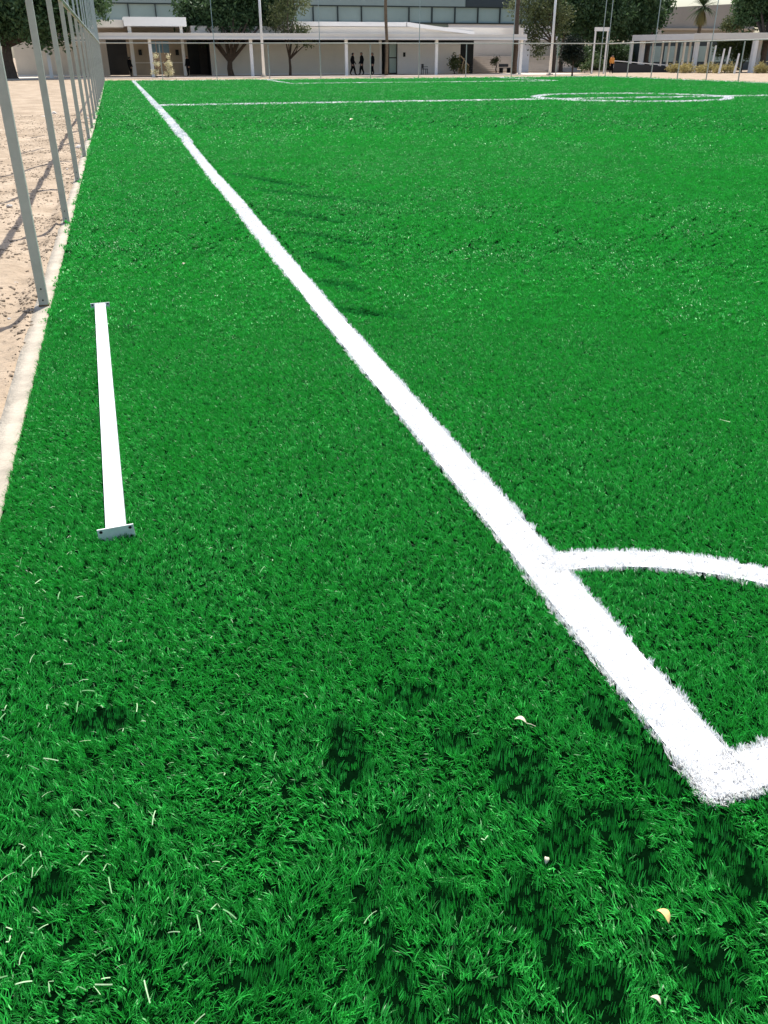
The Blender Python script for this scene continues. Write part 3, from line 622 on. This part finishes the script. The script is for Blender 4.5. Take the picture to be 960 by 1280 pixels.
tree('garden_shrub', gp(738, 92), 0.05, 0.4, blobs_px([(738, 80, 92, 0.5), (744, 72, 93, 0.5), (752, 82, 92, 0.4), (731, 84, 92, 0.4)]), 2200, 0.09, 'leaf_mid', 'green shrub growing around the white gate frame', cat='shrub', seed=16)
for i, (px, Y, w) in enumerate(((845, 90, 1.0), (862, 88, 1.1), (885, 87, 1.2), (905, 86, 1.1), (952, 84, 0.9))):
    p = gp(px, Y); tree('dry_shrub', p, 0.03, 0.3, [(p.x-0.7*w, Y, 0.3, 0.5), (p.x, Y+0.3, 0.4, 0.6), (p.x+0.7*w, Y, 0.3, 0.5)], 1100, 0.09, 'leaf_dry',
        ['leftmost', 'second', 'third', 'fourth', 'rightmost'][i] + ' of the low dry yellow shrubs under the right canopy', cat='shrub', group='dry yellow shrubs under the right canopy', seed=30+i)
def palm(px, Y, crown_z, label, tr=0.17, seed=1, skirt=True, size=1.6, bark='bark_pale'):
    b = gp(px, Y); t = thing('palm_tree', b, label, 'palm'); r = random.Random(seed)
    pts = [(0.06*math.sin(i), 0.05*math.cos(i*1.3), crown_z*i/8) for i in range(9)]
    MB().tube(pts, [tr*1.5]+[tr*(1.05+0.08*(i % 2)) for i in range(7)]+[tr*0.8], 9).build('trunk', M[bark], t, smooth=True)
    V = []; F = []; T = []; V2 = []; F2 = []
    for k in range(52 if skirt else 26):
        a = r.uniform(0, 6.283); dead = skirt and k >= 24; el = r.uniform(-1.35, -0.9) if dead else r.uniform(-0.5, 1.2); l = size*r.uniform(0.8, 1.1)*(0.8 if dead else 1)
        VV, FF = (V2, F2) if dead else (V, F)
        for q in range(9):       # fan of leaflets
            s = (q-4)*0.20; aa = a + s*0.9; e = el - abs(s)*0.25; c0 = Vector((0, 0, crown_z))
            d = Vector((math.cos(aa)*math.cos(e), math.sin(aa)*math.cos(e), math.sin(e))); sd_ = Vector((-math.sin(aa), math.cos(aa), 0))*0.05
            p1 = c0 + d*l*0.45; p2 = c0 + d*l*0.8 + Vector((0, 0, -0.12)); p3 = c0 + d*l + Vector((0, 0, -0.38)); k0 = len(VV)
            VV += [tuple(c0), tuple(p1-sd_), tuple(p1+sd_), tuple(p2-sd_*0.7), tuple(p2+sd_*0.7), tuple(p3)]
            FF += [(k0, k0+1, k0+2, k0+2), (k0+1, k0+3, k0+4, k0+2), (k0+3, k0+5, k0+5, k0+4)]
    def bld(nm, V, F, m):
        me = bpy.data.meshes.new(nm); me.from_pydata(V, [], [tuple(dict.fromkeys(f)) for f in F]); me.materials.append(m)
        a = me.attributes.new('tone', 'FLOAT', 'POINT'); a.data.foreach_set('value', [r.random() for _ in V])
        o = bpy.data.objects.new(nm, me); COL.objects.link(o); o.parent = t
    bld('fronds', V, F, M['leaf_mid'])
    if V2: bld('dead_skirt', V2, F2, M['leaf_dry'])
    return t
palm(483, 86.5, 9.5, 'tall slim palm trunk standing before the dark doorway', 0.13, 2, False)
palm(866, 104, 6.9, 'palm with hanging dry skirt in front of the grey gable wall', 0.2, 3, True, 2.3)
palm(642, 90, 9.0, 'dark palm trunk beside the right end of the long canopy', 0.22, 5, False, bark='bark')

# ------------------------------------------------------------------ buildings behind the pitch
def slab(mb, a, b, z0, z1, depth):            # slab along a->b with depth to +y side
    a, b = Vector(a).to_2d(), Vector(b).to_2d(); d = (b-a).normalized(); nrm = Vector((-d.y, d.x))*depth
    q = [a, b, b+nrm, a+nrm]; return mb.quadbox([(p.x, p.y, z0) for p in q], [(p.x, p.y, z1) for p in q])
def X(px, Y): return at(px, 80, Y).x
def Z(px, py, Y): return at(px, py, Y).z
tag(MB().box(-14, 45, 84.5, 95.6, -0.3, -0.01).build('paved_walk', M['paving']), kind='structure')
# covered walkway
wk = thing('covered_walkway', (20, 88, 0), 'long flat-roofed covered walkway with white columns behind the far fence', 'canopy')
x0, x1 = X(60, 87.5), X(656, 87.5); zb, zt = Z(300, 48.5, 87.5), Z(300, 41.5, 87.5)
MB().box(x0-20, x1-20, -0.6, 6.2, zb, zt).build('roof_slab', M['slab'], wk, bevel=0.02)
MB().box(x0-20, x1-20, -0.68, -0.601, zb-0.05, zb+0.10).build('fascia_trim', M['slab_white'], wk)
for px in (62, 190, 315, 433, 545, 650):
    xx = X(px, 88)-20
    MB().box(xx-0.14, xx+0.14, -0.14, 0.14, -0.05, zb).build('column', M['column'], wk, bevel=0.015)
# walls along the walkway
def wall(name, xa, xb, y, z1, m, label, th=0.25, trim=True, low_band=None):
    t = thing(name, ((xa+xb)/2, y, 0), label, 'wall'); h = (xb-xa)/2
    MB().box(-h, h, 0, th, -0.05, z1).build('wall_face', m, t)
    if trim: MB().box(-h-0.02, h+0.02, -0.045, th+0.02, z1, z1+0.06).build('coping', M['slab_white'], t)
    MB().box(-h, h, -0.03, -0.001, -0.02, 0.12).build('plinth', M['slab_white'], t)
    if low_band: MB().box(low_band[0]-t.location.x, low_band[1]-t.location.x, -0.012, -0.001, 0.121, low_band[2]).build('lower_panel', M['wall_white'], t)  # thin raised panel over the lower wall face
    return t
WY = 93.0
wall('garden_wall', X(20, 94.5), X(118, 94.5), 94.5, Z(60, 52, 94.5), M['wall_grey'], 'grey wall seen between the posts of the left fence')
wall('long_wall', X(264, WY), X(474, WY), WY, Z(370, 55, WY), M['wall'], 'long cream wall under the walkway roof behind the forked tree')
wall('white_wall', X(497, WY), X(575, WY), WY, Z(530, 55, WY), M['wall_white'], 'short white wall right of the dark doorway', low_band=(X(501, WY), X(575, WY)-0.02, Z(530, 80, WY)))
# main hall behind the walls: near-black block standing in for the shade under the slab, parapet with white coping
hall = thing('school_hall', (22, 96, 0), 'low cream hall with white coping above the covered walkway', 'building')
def hx(px, Y=96.5): return X(px, Y)-22
MB().box(hx(262), hx(579), -2.4, 12, -0.05, Z(450, 49, 93.6)).build('recess_shade_block', M['dark'], hall)
MB().box(hx(240), hx(640), -2.0, 12, Z(450, 47, 94), Z(450, 33.5, 94)).build('parapet', M['slab'], hall)
zc0, zc1 = Z(450, 33, 94), Z(450, 27.5, 94)
MB().box(hx(352, 94), hx(507, 94), -2.35, 12.2, zc0, zc1).build('coping', M['slab_white'], hall)
# coping that runs down and away to the right
a = at(507, 30.2, 93.9); b = at(592, 41.5, 93.9); c = at(657, 46, 93.9); h2 = (zc1-zc0)/2
rc = MB()
for p, q in ((a, b),):
    P_, Q_ = p-hall.location, q-hall.location
    rc.quadbox([(P_.x, -2.35, P_.z-h2), (P_.x, 8, P_.z-h2), (P_.x, 8, P_.z+h2), (P_.x, -2.35, P_.z+h2)], [(Q_.x, -2.35, Q_.z-h2*0.7), (Q_.x, 8, Q_.z-h2*0.7), (Q_.x, 8, Q_.z+h2*0.7), (Q_.x, -2.35, Q_.z+h2*0.7)])
rc.build('sloping_roof', M['slab_white'], hall)
# doorway, door, pilaster, notice
MB().box(hx(478, 94), hx(497, 94), -2.6, -2.5, 0, Z(487, 50, 93.5)).build('door_frame', M['darkwood'], hall)
for q in range(2):
    MB().box(hx(486.5, 93.4), hx(495, 93.4), -2.66, -2.601, 0.1+q*1.4, 1.4+q*1.4).build('door_pane', M['glass'], hall)
MB().box(hx(474, 93), hx(477, 93), -3.05, -2.75, 0, Z(487, 50, 93)).build('pilaster', M['column'], hall)
MB().box(hx(503.8, 93), hx(506.5, 93), -3.06, -3.015, Z(505, 71, 93), Z(505, 65.5, 93)).build('notice_board', M['dark'], hall)
# entrance portico at the left
en = thing('entrance_porch', (4, 93, 0), 'entrance porch with raised white roof slab and brown walls', 'building')
def ex_(px, Y): return X(px, Y)-4
def bxp(name, m, px0, px1, py0, py1, Y, d=0.3, zmin=None, bevel=0):
    z0 = Z(px0, py1, Y) if zmin is None else zmin
    return MB().box(ex_(px0, Y), ex_(px1, Y), Y-93, Y-93+d, z0, Z(px0, py0, Y)).build(name, m, en, bevel=bevel)
bxp('roof_slab', M['slab_white'], 161, 238, 21, 32.5, 91.5, 5.0, bevel=0.02)
bxp('roof_slab', M['slab'], 118, 160.5, 24.5, 34, 92.2, 5.0, bevel=0.02)
bxp('upper_wall', M['wall_brown'], 124, 245, 32, 42, 95.5, 0.3)
bxp('column', M['column'], 165, 169.5, 33, 97, 92.2, 0.35, zmin=0)
bxp('column', M['column'], 229, 232.5, 33, 97, 92.2, 0.35, zmin=0)
bxp('wall', M['wall_brown'], 161, 190, 42, 97, 95.2, 0.25, zmin=0)
bxp('wall', M['wall_brown'], 214, 236, 42, 97, 95.2, 0.25, zmin=0)
bxp('wall', M['wall_grey'], 124, 136, 42, 97, 95.2, 0.25, zmin=0)
bxp('opening_shade', M['dark'], 136, 161, 42, 97, 97.5, 0.2, zmin=0)  # near-black panels paint the shade inside both porch openings
bxp('opening_shade', M['dark'], 236, 266, 42, 97, 96.5, 0.2, zmin=0)
bxp('lintel', M['wall_brown'], 190, 214, 42, 51, 95.2, 0.25)
bxp('back_wall', M['wall_brown'], 188, 216, 42, 97, 98.5, 0.2, zmin=0)
for px0, px1 in ((190.5, 197), (198, 205), (206, 213.5)):
    bxp('window_pane', M['blue_glass'], px0, px1, 51.5, 66, 95.3, 0.05)
bxp('door_leaf', M['darkwood'], 250, 260, 53, 96, 96.2, 0.06, zmin=0)
for px in (177, 223): bxp('wall_sign', M['dark'], px-2, px+2, 62, 69, 94.95, 0.2)  # dark square signs beside the entrance, not lamps
MB().box(ex_(161, 95), ex_(236, 95), 2.12, 2.17, 1.05, 1.13).build('dado_rail', M['slab'], en)
# glazed building far behind
GY = 122.0
gb = thing('glazed_block', (20, GY, 0), 'long grey-green glazed building rising behind the hall', 'building')
def gx_(px): return X(px, GY)-20
def gbox(name, m, px0, px1, z0, z1, y0, y1): return MB().box(gx_(px0), gx_(px1), y0, y1, z0, z1).build(name, m, gb)
zg0, zg1, zg2 = Z(450, 27.5, GY), Z(450, 8, GY), Z(450, -22, GY)
gbox('wall', M['panel'], 40, 700, -0.1, zg2+0.5, 0.5, 14)
gbox('lower_wall', M['wall_white'], 560, 700, 3.0, zg0-0.15, 0.2, 0.49)
gbox('upper_band', M['panel'], 40, 579, zg1+0.12, zg2, 0.0, 0.45)
gbox('upper_band', M['panel_dark'], 579.5, 645, zg1+0.12, zg2, -0.1, 0.45)
gbox('sill', M['frame'], 40, 700, zg0-0.14, zg0, -0.02, 0.45)
gbox('head', M['frame'], 40, 700, zg1, zg1+0.11, -0.02, 0.45)
ms = [40, 72, 104, 137, 169, 202, 235, 266, 297, 330, 362, 394, 424, 453, 482, 511, 539, 567, 595, 622, 648, 675, 700]
for a, b in zip(ms[:-1], ms[1:]):
    gbox('window_pane', M['glass'], a+0.5, b-0.5, zg0+0.01, zg1-0.01, 0.25, 0.4)
    gbox('mullion', M['frame'], b-0.6, b+0.6, zg0+0.01, zg1-0.01, 0.0, 0.42)
gbox('small_window', M['dark'], 623, 634, Z(628, 41, GY), Z(628, 36, GY), 0.1, 0.19)
# pale steps and shaded wall right of the hall
st = [(i*0.9, i*0.20) for i in range(8)]
stp = MB()
for i in range(8): stp.box(X(586+i*4, 102), X(702, 102)+2, 101+i*0.9, 110, -0.06+i*0.2, 0.14+i*0.2)
tag(stp.build('plaza_steps', M['step']), kind='structure')
wall('shaded_wall', X(583, 111), X(705, 111), 111, Z(640, 50, 111), M['wall_grey'], 'grey wall behind the pale steps right of the hall', trim=True)
wall('white_pier', X(646, 97), X(661, 97), 97, Z(650, 50, 97), M['wall_white'], 'white pier beside the last walkway column', th=1.5)
# right canopy
rcn = thing('right_canopy', (55, 92, 0), 'flat cream canopy with white columns at the right edge', 'canopy')
P0 = at(791, 42, 98); P1 = at(868, 42, 91); P2 = at(1010, 38, 84)
def rslab(nm, a, b, z0, z1, dep, m):
    mb = MB(); slab(mb, a-rcn.location, b-rcn.location, z0, z1, dep); return mb.build(nm, m, rcn, bevel=0.02)
rslab('roof_slab', P0, P1, 3.05, 3.62, 5.0, M['slab_white'])
rslab('roof_slab', P1+Vector((0.02, 0, 0)), P2, 3.05, 3.66, 5.0, M['slab'])
for px, Y, w in ((786, 98.5, 0.13), (799, 97.5, 0.22), (866, 91.3, 0.2), (938, 87.2, 0.22), (944, 88.4, 0.14), (832, 98, 0.09), (824, 99, 0.08), (841, 97, 0.09), (851, 97, 0.1), (858, 96, 0.09), (880, 95, 0.1), (812, 100, 0.08)):
    p = at(px, 90, Y); MB().box(p.x-55-w, p.x-55+w, Y-92-w, Y-92+w, -0.06, 3.05).build('column', M['column'], rcn)
gw = thing('gable_house', (X(868, 125), 125, 0), 'plain grey-beige building with a long blank wall behind the palm', 'building')
hw = X(935, 125)-X(868, 125); hl = X(868, 125)-X(812, 125)
MB().quadbox([(-hl, 0, -0.1), (hw, 0, -0.1), (hw, 0, Z(935, 3, 125)), (-hl*0.7, 0, Z(830, 9, 125))], [(-hl, 10, -0.1), (hw, 10, -0.1), (hw, 10, Z(935, 3, 125)), (-hl*0.7, 10, Z(830, 9, 125))]).build('wall', M['gable'], gw)
MB().box(-hl-0.2, hw+0.2, -0.5, -0.02, Z(868, 38, 125), Z(868, 35.5, 125)).build('eaves_band', M['wall_brown'], gw)
hd = thing('clipped_hedge', gp(780, 108), 'dark dense hedge behind the white gate frame and ramp', 'hedge')
leaves('foliage', [(X(q, 108), 108+rnd.uniform(-.5, .5), 1.5+rnd.uniform(-.3, .5), 1.5) for q in range(708, 835, 9)], 16000, 0.16, M['leaf_dark'], hd, 77, 1.0, hd.location)
MB().box(-5, 5, -0.1, 0.1, 0, 0.9).build('stems', M['bark'], hd)
lg = thing('low_classroom', (X(890, 104), 104, 0), 'low dark-windowed classroom under the right canopy', 'building')
lw_ = X(975, 104)-X(890, 104); ll_ = X(890, 104)-X(806, 104)
MB().box(-ll_, lw_, 0, 4, -0.06, 3.3).build('wall', M['panel_dark'], lg)
for q in range(9):
    a_ = -ll_+0.3+q*(ll_+lw_)/9; MB().box(a_, a_+(ll_+lw_)/9-0.5, -0.05, -0.002, 0.9, 2.6).build('window_pane', M['glass'], lg)
# white gate frame
gf = thing('gate_frame', (X(748, 90), 90, 0), 'slender white gate frame standing in front of the dark trees', 'frame')
wv = (X(756, 90)-X(741, 90))/2; zh = Z(748, 34, 90)
for s_ in (-1, 1): MB().box(s_*wv-0.06, s_*wv+0.06, -0.06, 0.06, -0.06, zh-0.35).build('upright', M['column'], gf)
MB().box(-wv-0.1, wv+0.1, -0.1, 0.1, zh-0.35, zh).build('head_beam', M['column'], gf)
# low ramp wall with handrail
rp = thing('ramp_wall', (X(805, 93), 93, 0), 'low dark ramp wall with white handrail under the right canopy', 'ramp')
ra, rb = X(768, 93)-rp.location.x, X(842, 93)-rp.location.x
MB().quadbox([(ra, 0, -0.06), (rb, 0, -0.06), (rb, 0.25, -0.06), (ra, 0.25, -0.06)], [(ra, 0, 0.95), (rb, 0, 0.45), (rb, 0.25, 0.45), (ra, 0.25, 0.95)]).build('wall_face', M['dark_metal'], rp)
MB().bar((ra, 0.1, 1.1), (rb, 0.1, 0.6), 0.07, 0.08).build('handrail', M['column'], rp)
for q in range(5):
    u = q/4; MB().box(ra+(rb-ra)*u-0.03, ra+(rb-ra)*u+0.03, 0.07, 0.13, 0.4, 1.08-0.5*u).build('baluster', M['column'], rp)
# white garden stakes at the right
for i, (px, py0, Y) in enumerate(((898, 60, 85), (905, 58, 86.5), (917, 66, 84), (887, 56, 88))):
    p = gp(px, Y); zt_ = Z(px, py0, Y)
    o = MB().tube([(0, 0, 0), (0.12, 0, zt_*0.5), (0.2, 0, zt_)], [0.11, 0.10, 0.08], 8).build('white_stake', M['column']); o.location = p
    tag(o, ['white stake beside the second dry shrub group, the thicker leaning one', 'tallest thin white stake before the dark bush', 'short white stake nearest the paired columns', 'leftmost white stake behind the dry shrubs'][i], 'stake')
# tall white lamp poles
for px, px2, Y, lab in ((330, 323.3, 85.5, 'tall thick white lamp pole before the cream wall'), (687, 694, 85, 'tall thick white lamp pole beside the feathery tree')):
    p = gp(px, Y); t = thing('lamp_pole', p, lab, 'lamp pole')
    MB().tube([(0, 0, 0), (0, 0, 8.2)], [0.13, 0.09], 12).build('pole', M['column'], t, smooth=True)
    MB().box(-0.25, 0.25, -0.25, 0.25, -0.02, 0.12).build('base', M['concrete'], t)
    MB().box(-0.5, 0.5, -0.2, 0.2, 8.2, 8.35).build('lamp_head', M['galv'], t)
# benches and chairs
def chair(px, Y, rz, label):
    t = thing('garden_chair', gp(px, Y, 0), label, 'chair', None); t.rotation_euler.z = rz
    for sx in (-1, 1):
        for sy in (-1, 1): MB().box(sx*0.24-0.025, sx*0.24+0.025, sy*0.22-0.025, sy*0.22+0.025, 0, 0.44 if sy < 0 else 0.92).build('leg', M['dark_metal'], t)
        MB().box(sx*0.24-0.03, sx*0.24+0.03, -0.25, 0.25, 0.64, 0.69).build('armrest', M['dark_metal'], t)
    MB().box(-0.27, 0.27, -0.26, 0.26, 0.44, 0.50).build('seat', M['dark_metal'], t)
    MB().box(-0.21, 0.21, 0.20, 0.245, 0.55, 0.92).build('backrest', M['dark_metal'], t); return t
chair(530.5, 89.5, 0.9, 'dark garden chair against the white wall')
chair(586, 92, -0.7, 'dark garden chair beside the tan timber frame')
t = thing('park_bench', gp(631, 95, 0), 'low dark bench on the paving before the pale steps', 'bench'); t.rotation_euler.z = 0.5
MB().box(-0.8, 0.8, -0.22, 0.22, 0.42, 0.48).build('seat', M['dark_metal'], t); MB().box(-0.8, 0.8, 0.22, 0.27, 0.55, 0.82).build('backrest', M['dark_metal'], t)
for sx in (-0.65, 0.65): MB().box(sx-0.04, sx+0.04, -0.2, 0.26, 0, 0.42).build('leg', M['dark_metal'], t)
t = thing('timber_frame', gp(578, 91, 0), 'tan leaning timber frame at the right end of the white wall', 'frame')
for k in range(3): MB().bar((-0.45+k*0.28, k*0.1, 0), (-0.05+k*0.2-0.3*(k == 0), k*0.1, 1.75-0.35*k), 0.08, 0.08).build('strut', M['timber'], t)
MB().bar((-0.28, -0.07, 1.6), (0.62, -0.05, 0.75), 0.08, 0.08).build('brace', M['timber'], t)
tree('yucca_plant', gp(568, 91), 0.06, 0.7, [(gp(568, 91).x, 91, 1.15, 0.34), (gp(567, 91).x, 91, 0.8, 0.28)], 500, 0.14, 'leaf_olive', 'spiky olive yucca at the corner of the white wall', cat='plant', seed=21)
tree('dry_shrub', gp(577, 91.5), 0.04, 0.3, [(gp(577, 91.5).x, 91.5, 0.5, 0.45), (gp(580, 91.5).x, 91.5, 0.35, 0.35)], 700, 0.08, 'leaf_dry', 'straw-coloured dry shrub at the foot of the timber frame', cat='shrub', seed=22)

# ------------------------------------------------------------------ people
def person(px, Y, face, stride, label, top='black_cloth', legs='black_cloth', h=1.68, arm=0.25, seed=0, still=False):
    b = gp(px, Y, -0.01); s = h/1.72; fx_, fy_ = math.cos(face), math.sin(face); lx, ly_ = -fy_, fx_
    V = []; E = []; Rr = []
    def add(f, l, z, r, p=None):
        V.append(((f*fx_+l*lx)*s, (f*fy_+l*ly_)*s, z*s)); Rr.append(r*s*1.38); k = len(V)-1
        if p is not None: E.append((p, k))
        return k
    pel = add(0, 0, 0.95, 0.15); wst = add(0.01, 0, 1.10, 0.13, pel); ch = add(0.02, 0, 1.32, 0.16, wst); nk = add(0.02, 0, 1.47, 0.06, ch); hd0 = add(0.03, 0, 1.56, 0.085, nk); hd = add(0.035, 0, 1.65, 0.09, hd0); add(0.03, 0, 1.71, 0.06, hd)
    for sd_ in (-1, 1):
        st_ = stride*sd_
        hp = add(0, sd_*0.09, 0.90, 0.10, pel); kn = add(st_*0.5+0.05, sd_*0.095, 0.50, 0.068, hp); an = add(st_, sd_*0.095, 0.09+(0.05 if st_ < 0 else 0), 0.042, kn); add(st_+0.16, sd_*0.10, 0.035, 0.032, an)
        sh = add(0.01, sd_*0.17, 1.40, 0.065, ch); el = add(-st_*arm-0.03, sd_*0.23, 1.14, 0.047, sh); wr = add(-st_*arm*1.8+0.08, sd_*0.22, 0.90, 0.033, el)
        hnd = add(-st_*arm*2+0.11, sd_*0.21, 0.82, 0.032, wr)
    me = bpy.data.meshes.new('person'); me.from_pydata(V, E, []); o = bpy.data.objects.new('person', me); COL.objects.link(o)
    md = o.modifiers.new('skin', 'SKIN'); md.use_smooth_shade = True
    sv = me.skin_vertices[0].data
    for i, r in enumerate(Rr): sv[i].radius = (r, r)
    sv[0].use_root = True
    o.modifiers.new('sub', 'SUBSURF').levels = 1
    dg = bpy.context.evaluated_depsgraph_get(); m2 = bpy.data.meshes.new_from_object(o.evaluated_get(dg)); o.modifiers.clear(); o.data = m2
    m2.materials.clear()
    for mm in (M[legs], M[top], M['skin'], M['dark']): m2.materials.append(mm)
    for p in m2.polygons:
        z = p.center.z/s; c = Vector(p.center)/s; fwd = c.x*fx_+c.y*fy_; side = abs(c.x*lx+c.y*ly_)
        p.material_index = 3 if (z > 1.66 or (z > 1.54 and fwd < 0.02)) else 2 if z > 1.49 or (z < 0.86 and z > 0.74 and side > 0.17) else 1 if z > 0.92 else 0
        if z < 0.07: p.material_index = 3
        p.use_smooth = True
    o.location = b; return tag(o, label, 'person')
person(441, 88.8, math.pi*0.0, 0.26, 'person in black striding, leftmost of the three walking under the roof', h=1.92)
person(452.5, 88.9, math.pi*1.0, 0.20, 'person in dark clothes, middle of the three walking under the roof', h=1.95)
person(466, 88.4, math.pi*1.0, 0.12, 'person in black, rightmost of the three walking under the roof', h=1.92)
person(763, 86.5, math.pi*1.5, 0.06, 'person in an orange shirt standing by the white gate frame', top='orange_cloth', h=1.66)
person(236, 90.5, math.pi*1.2, 0.10, 'person in dark clothes standing at the entrance doorway', h=1.68)
person(164, 91, math.pi*0.2, 0.08, 'person in dark clothes at the left dark opening', h=1.62)
print('objects', len(bpy.data.objects))
